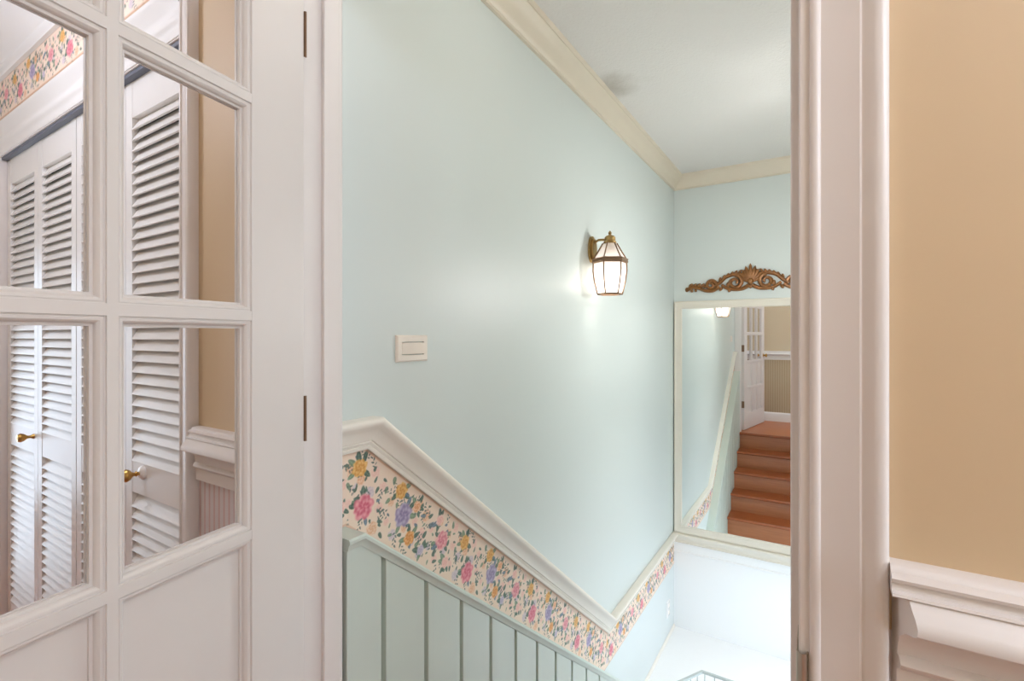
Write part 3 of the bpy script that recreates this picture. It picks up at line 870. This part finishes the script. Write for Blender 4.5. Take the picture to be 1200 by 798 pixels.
# ------------------------------------------------------------------ hexagonal wire stand on the landing
HR, HZ = 0.22, -0.75
hv = Vector((-0.596, 3.066, 0))
hc = hv + Vector((HR * 0.5, -HR * 0.866, 0))
std = empty('wire_stand', (hc.x, hc.y, ZL))
tag(std, 'pale six sided wire stand on the white landing floor', 'stand')
def hx(i, z, r=HR): return (hc.x + r * math.cos(math.pi * 2 / 3 - i * math.pi / 3), hc.y + r * math.sin(math.pi * 2 / 3 - i * math.pi / 3), z)
sq = [(-0.007, -0.006), (-0.007, 0.006), (0.007, 0.006), (0.007, -0.006)]
build(MB().sweep([hx(i, HZ - 0.006) for i in range(6)], (0, 0, 1), sq, closed=True), 'rim', M['wire'], std)
build(MB().sweep([hx(i, ZL + 0.006) for i in range(6)], (0, 0, 1), sq, closed=True), 'base_ring', M['wire'], std)
for i in range(6):
    for j in range(4):
        a = Vector(hx(i, 0)); b = Vector(hx(i + 1, 0)); p = a.lerp(b, (j + 0.25) / 4)
        build(MB().tube([(p.x, p.y, ZL + 0.012), (p.x, p.y, HZ - 0.012)], 0.0028, 6), 'wire', M['wire'], std)

# ------------------------------------------------------------------ glazed French door, opened into the hall
OPEN = R(10.7)
DT = 0.036
door = empty('door_1', (-0.886, 0.585, 0.008), OPEN)
# local frame: x out of the stair face (towards +X when open), -y along the leaf from hinge to free edge, z up
struct(door, 'white glazed French door standing open into the hall', 'door')
SW, PW, MW = 0.118, 0.206, 0.0136
FS = 0.100
ZM = [0.20, 0.54, 0.886, 1.262, 1.636]      # lower edges of the rows (flat of rail or muntin centre lines)
DW = SW + 3 * PW + 2 * MW + FS
mz = 0.008
rows = []
edges = [0.20, 0.54, 0.886, 1.262, 1.636, 1.93]
for i in range(5):
    rows.append((edges[i] + (mz if i else 0), edges[i + 1] - (mz if i < 4 else 0)))
cols = [(SW + i * (PW + MW), SW + i * (PW + MW) + PW) for i in range(3)]
def dbox(s0, s1, z0, z1, x0=0, x1=DT): return MB().box(x0, x1, -s1, -s0, z0, z1)
DOORH = 2.045
build(dbox(0, SW, 0, DOORH), 'stile', M['door'], door, True, bevel=0.0015)
build(dbox(DW - FS, DW, 0, DOORH), 'stile', M['door'], door, True, bevel=0.0015)
build(dbox(SW, DW - FS, 0, rows[0][0]), 'rail', M['door'], door, True)
build(dbox(SW, DW - FS, rows[-1][1], DOORH), 'rail', M['door'], door, True)
for i in range(2):
    build(dbox(cols[i][1], cols[i + 1][0], rows[0][0], rows[-1][1]), 'muntin', M['door'], door, True)
for i in range(4):
    for c in cols:
        build(dbox(c[0], c[1], rows[i][1], rows[i + 1][0]), 'muntin', M['door'], door, True)
bead = [(0, -0.0005), (0.0004, -0.0028), (0.0018, -0.0030), (0.0030, -0.0022), (0.0060, -0.0030), (0.0085, -0.0055), (0.0098, -0.0090), (0.0100, -0.0115), (0.0138, -0.0120), (0.0140, -0.0170), (0, -0.0170)]
for r, (za, zb) in enumerate(rows):
    for c in cols:
        mb = MB()
        # stair face: normal +x at x = DT ; hall face: normal -x at x = 0
        mb.sweep([(DT, -c[1], za), (DT, -c[0], za), (DT, -c[0], zb), (DT, -c[1], zb)], (1, 0, 0), bead, closed=True)
        mb.sweep([(0, -c[0], za), (0, -c[1], za), (0, -c[1], zb), (0, -c[0], zb)], (-1, 0, 0), bead, closed=True)
        build(mb, 'glazing_bead', M['door'], door, True, smooth=30)
        g = 0.012
        if r >= 2:
            build(dbox(c[0] + g, c[1] - g, za + g, zb - g, 0.0165, 0.0195), 'pane', M['glass'], door, True, smooth=0)
        else:
            build(dbox(c[0] + g, c[1] - g, za + g, zb - g, 0.0155, 0.0205), 'panel', M['door'], door, True, smooth=0)
for z in (0.33, 1.067, 1.815):
    h = MB()
    h.tube([(-0.003, 0.004, z - 0.045), (-0.003, 0.004, z + 0.045)], 0.0055, 10)
    h.box(0.0, 0.032, 0.0, 0.0016, z - 0.044, z + 0.044)
    h.tube([(DT + 0.0015, 0.003, z - 0.044), (DT + 0.0015, 0.003, z + 0.044)], 0.0020, 8)
    h.box(0.030, DT + 0.0015, 0.0005, 0.0016, z - 0.044, z + 0.044)
    build(h, 'hinge', M['bronze'], door, True)
kn = MB()
for sx in (1, -1):
    o = (DT if sx > 0 else 0, -(DW - 0.05), 0.955)
    kn.lathe([(0.026, 0), (0.026, 0.004), (0.012, 0.007), (0.010, 0.02), (0.020, 0.030), (0.025, 0.040), (0.020, 0.050), (0.002, 0.054)], o, (sx, 0, 0), 14)
build(kn, 'knob', M['brass'], door, True)

# ------------------------------------------------------------------ closet with louvred folding doors
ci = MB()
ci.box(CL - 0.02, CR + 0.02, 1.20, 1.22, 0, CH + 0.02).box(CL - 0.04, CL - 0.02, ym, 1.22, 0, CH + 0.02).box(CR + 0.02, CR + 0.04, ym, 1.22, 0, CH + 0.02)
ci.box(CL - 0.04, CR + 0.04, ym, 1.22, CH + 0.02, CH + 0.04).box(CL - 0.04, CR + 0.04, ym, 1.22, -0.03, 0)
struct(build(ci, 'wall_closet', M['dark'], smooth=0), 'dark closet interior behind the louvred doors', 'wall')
cj = MB().box(CL - 0.02, CL, YH - 0.003, ym + 0.02, 0, CH + 0.02).box(CR, CR + 0.02, YH - 0.003, ym + 0.02, 0, CH + 0.02).box(CL, CR, YH - 0.003, ym + 0.02, CH, CH + 0.02)
cj_o = struct(build(cj, 'trim_11', M['white']), 'white jamb lining the closet opening', 'trim')
build(MB().box(CL + 0.001, CR - 0.001, 0.601, 0.655, CH - 0.011, CH - 0.0005), 'track_shade', M['track_shade'], cj_o)  # dark bar in the gap over the leaves, shade put into its colour
cc = MB().sweep([(CL - 0.005, YH, 0), (CL - 0.005, YH, CH + 0.004)], (0, -1, 0), casing_prof(0.07))
struct(build(cc, 'trim_12', M['white'], smooth=50), 'white upright casing at the far left side of the closet', 'trim')
cc = MB().sweep([(CR + 0.002, YH, ZC - 0.141), (CR + 0.002, YH, 0)], (0, -1, 0), [(a, b * 1.4) for a, b in casing_prof(0.07)])
struct(build(cc, 'trim_14', M['white'], smooth=50), 'tall white casing between the closet and the short chair rail', 'trim')
hd = [(0, 0), (0, 0.010), (0.010, 0.014), (0.016, 0.012), (0.030, 0.014), (0.034, 0.020), (0.050, 0.022), (0.056, 0.018), (0.070, 0.020), (0.078, 0.030), (0.090, 0.034), (0.098, 0.046), (0.112, 0.050), (0.116, 0.044), (0.12, 0)]
struct(build(MB().sweep([(CL - 0.09, YH, CH + 0.004), (CR + 0.002, YH, CH + 0.004)], (0, -1, 0), [(a, b * 0.55) for a, b in hd]), 'trim_13', M['louver'], smooth=40),
       'stepped white head moulding above the closet doors', 'trim')
LW = (CR - CL - 0.012) / 4
STW = 0.042
slat_me = None
# slat: front edge low, back edge high
def slat_mb():
    w = LW - 2 * STW + 0.004
    return MB().prism([(-w / 2, -0.0150, -0.0215), (-w / 2, -0.0095, -0.0225), (-w / 2, 0.0125, 0.0200), (-w / 2, 0.0075, 0.0220)], (w, 0, 0))
zs = [0.155 + 0.032 * i for i in range(20)] + [0.896 + 0.032 * i for i in range(31)]
YD = 0.632
for pair in range(2):
    px0 = CL + 0.004 + pair * (2 * LW + 0.004)
    dr = empty('door_%d' % (3 + pair), (px0 + LW, YD, 0.015))
    struct(dr, ['white louvred folding closet door pair farther from the doorway', 'white louvred folding closet door pair nearer the doorway'][pair], 'door')
    for lf_ in range(2):
        x0 = px0 + lf_ * LW + 0.0015; x1 = px0 + (lf_ + 1) * LW - 0.0015
        b = MB()
        b.box(x0, x0 + STW, YD - 0.014, YD + 0.014, 0.015, 1.974).box(x1 - STW, x1, YD - 0.014, YD + 0.014, 0.015, 1.974)
        for za, zb in ((0.015, 0.135), (0.784, 0.876), (1.870, 1.974)):
            b.box(x0 + STW, x1 - STW, YD - 0.013, YD + 0.013, za, zb)
        leaf_o = build(b, 'louvred_leaf', M['louver'], dr, smooth=0)
        for z in zs:
            c = Vector(((x0 + x1) / 2, YD, z))
            if slat_me is None:
                mb = slat_mb(); me = bpy.data.meshes.new('slat'); me.from_pydata(mb.v, [], mb.f); me.materials.append(M['louver']); me.update()
                slat_me = me
            so = bpy.data.objects.new('slat', slat_me)
            COL.objects.link(so); so.parent = leaf_o
            so.location = c - world_loc(leaf_o)
        if (pair == 0 and lf_ == 0) or (pair == 1 and lf_ == 1):
            kx = x1 - 0.045 if pair == 0 else x0 + 0.115
            kz = 0.85
            if pair == 0:
                build(MB().lathe([(0.010, 0), (0.008, 0.006), (0.005, 0.012), (0.006, 0.020), (0.014, 0.030), (0.017, 0.040), (0.013, 0.048), (0.002, 0.050)], (kx, YD - 0.013, kz), (0, -1, 0), 14), 'knob', M['brass'], leaf_o)
            else:
                build(MB().lathe([(0.019, 0), (0.019, 0.005), (0.015, 0.009), (0.008, 0.011)], (kx, YD - 0.013, kz), (0, -1, 0), 14), 'knob_plate', M['porcelain'], leaf_o)
                build(MB().lathe([(0.006, 0.009), (0.005, 0.014), (0.008, 0.018), (0.005, 0.022), (0.007, 0.028), (0.015, 0.034), (0.018, 0.042), (0.014, 0.051), (0.002, 0.053)], (kx, YD - 0.013, kz), (0, -1, 0), 14), 'knob', M['brass'], leaf_o)

# ------------------------------------------------------------------ added ceiling lamps, unseen, to brighten hall and stairs
def added_ceiling_lamp(x, y, z, label, watts, col=(1.0, 0.90, 0.78)):
    e = empty('added_ceiling_lamp', (x, y, z - 0.10))
    tag(e, label, 'ceiling lamp', 'added ceiling lamps')
    build(MB().lathe([(0.15, z - 0.02), (0.15, z - 0.001)], (x, y, 0), (0, 0, 1), 24), 'lamp_base', M['oldbrass'], e)
    prof = [(0.14 * math.cos(a), z - 0.02 - 0.075 * math.sin(a)) for a in [math.pi / 2 * i / 8 for i in range(9)]]
    build(MB().lathe(prof, (x, y, 0), (0, 0, 1), 24), 'lamp_shade', M['dome'], e)
    l = bpy.data.lights.new('added_lamp_light', 'POINT'); l.energy = watts; l.color = col; l.shadow_soft_size = 0.12
    o = bpy.data.objects.new('added_lamp_light', l); o.location = (x, y, z - 0.26); COL.objects.link(o)
added_ceiling_lamp(0.75, 0.0, ZC, 'added round ceiling lamp in the hall, unseen fill light', FILL_HALL, (0.84, 0.96, 1.16))
added_ceiling_lamp(-1.9, -0.05, ZC, 'added round ceiling lamp by the closet, unseen fill light', FILL_CLOSET, (0.86, 0.94, 1.14))
added_ceiling_lamp(-0.42, 1.15, ZC, 'added round ceiling lamp above the stairs, unseen fill light', FILL_STAIR, (1.0, 0.97, 0.93))
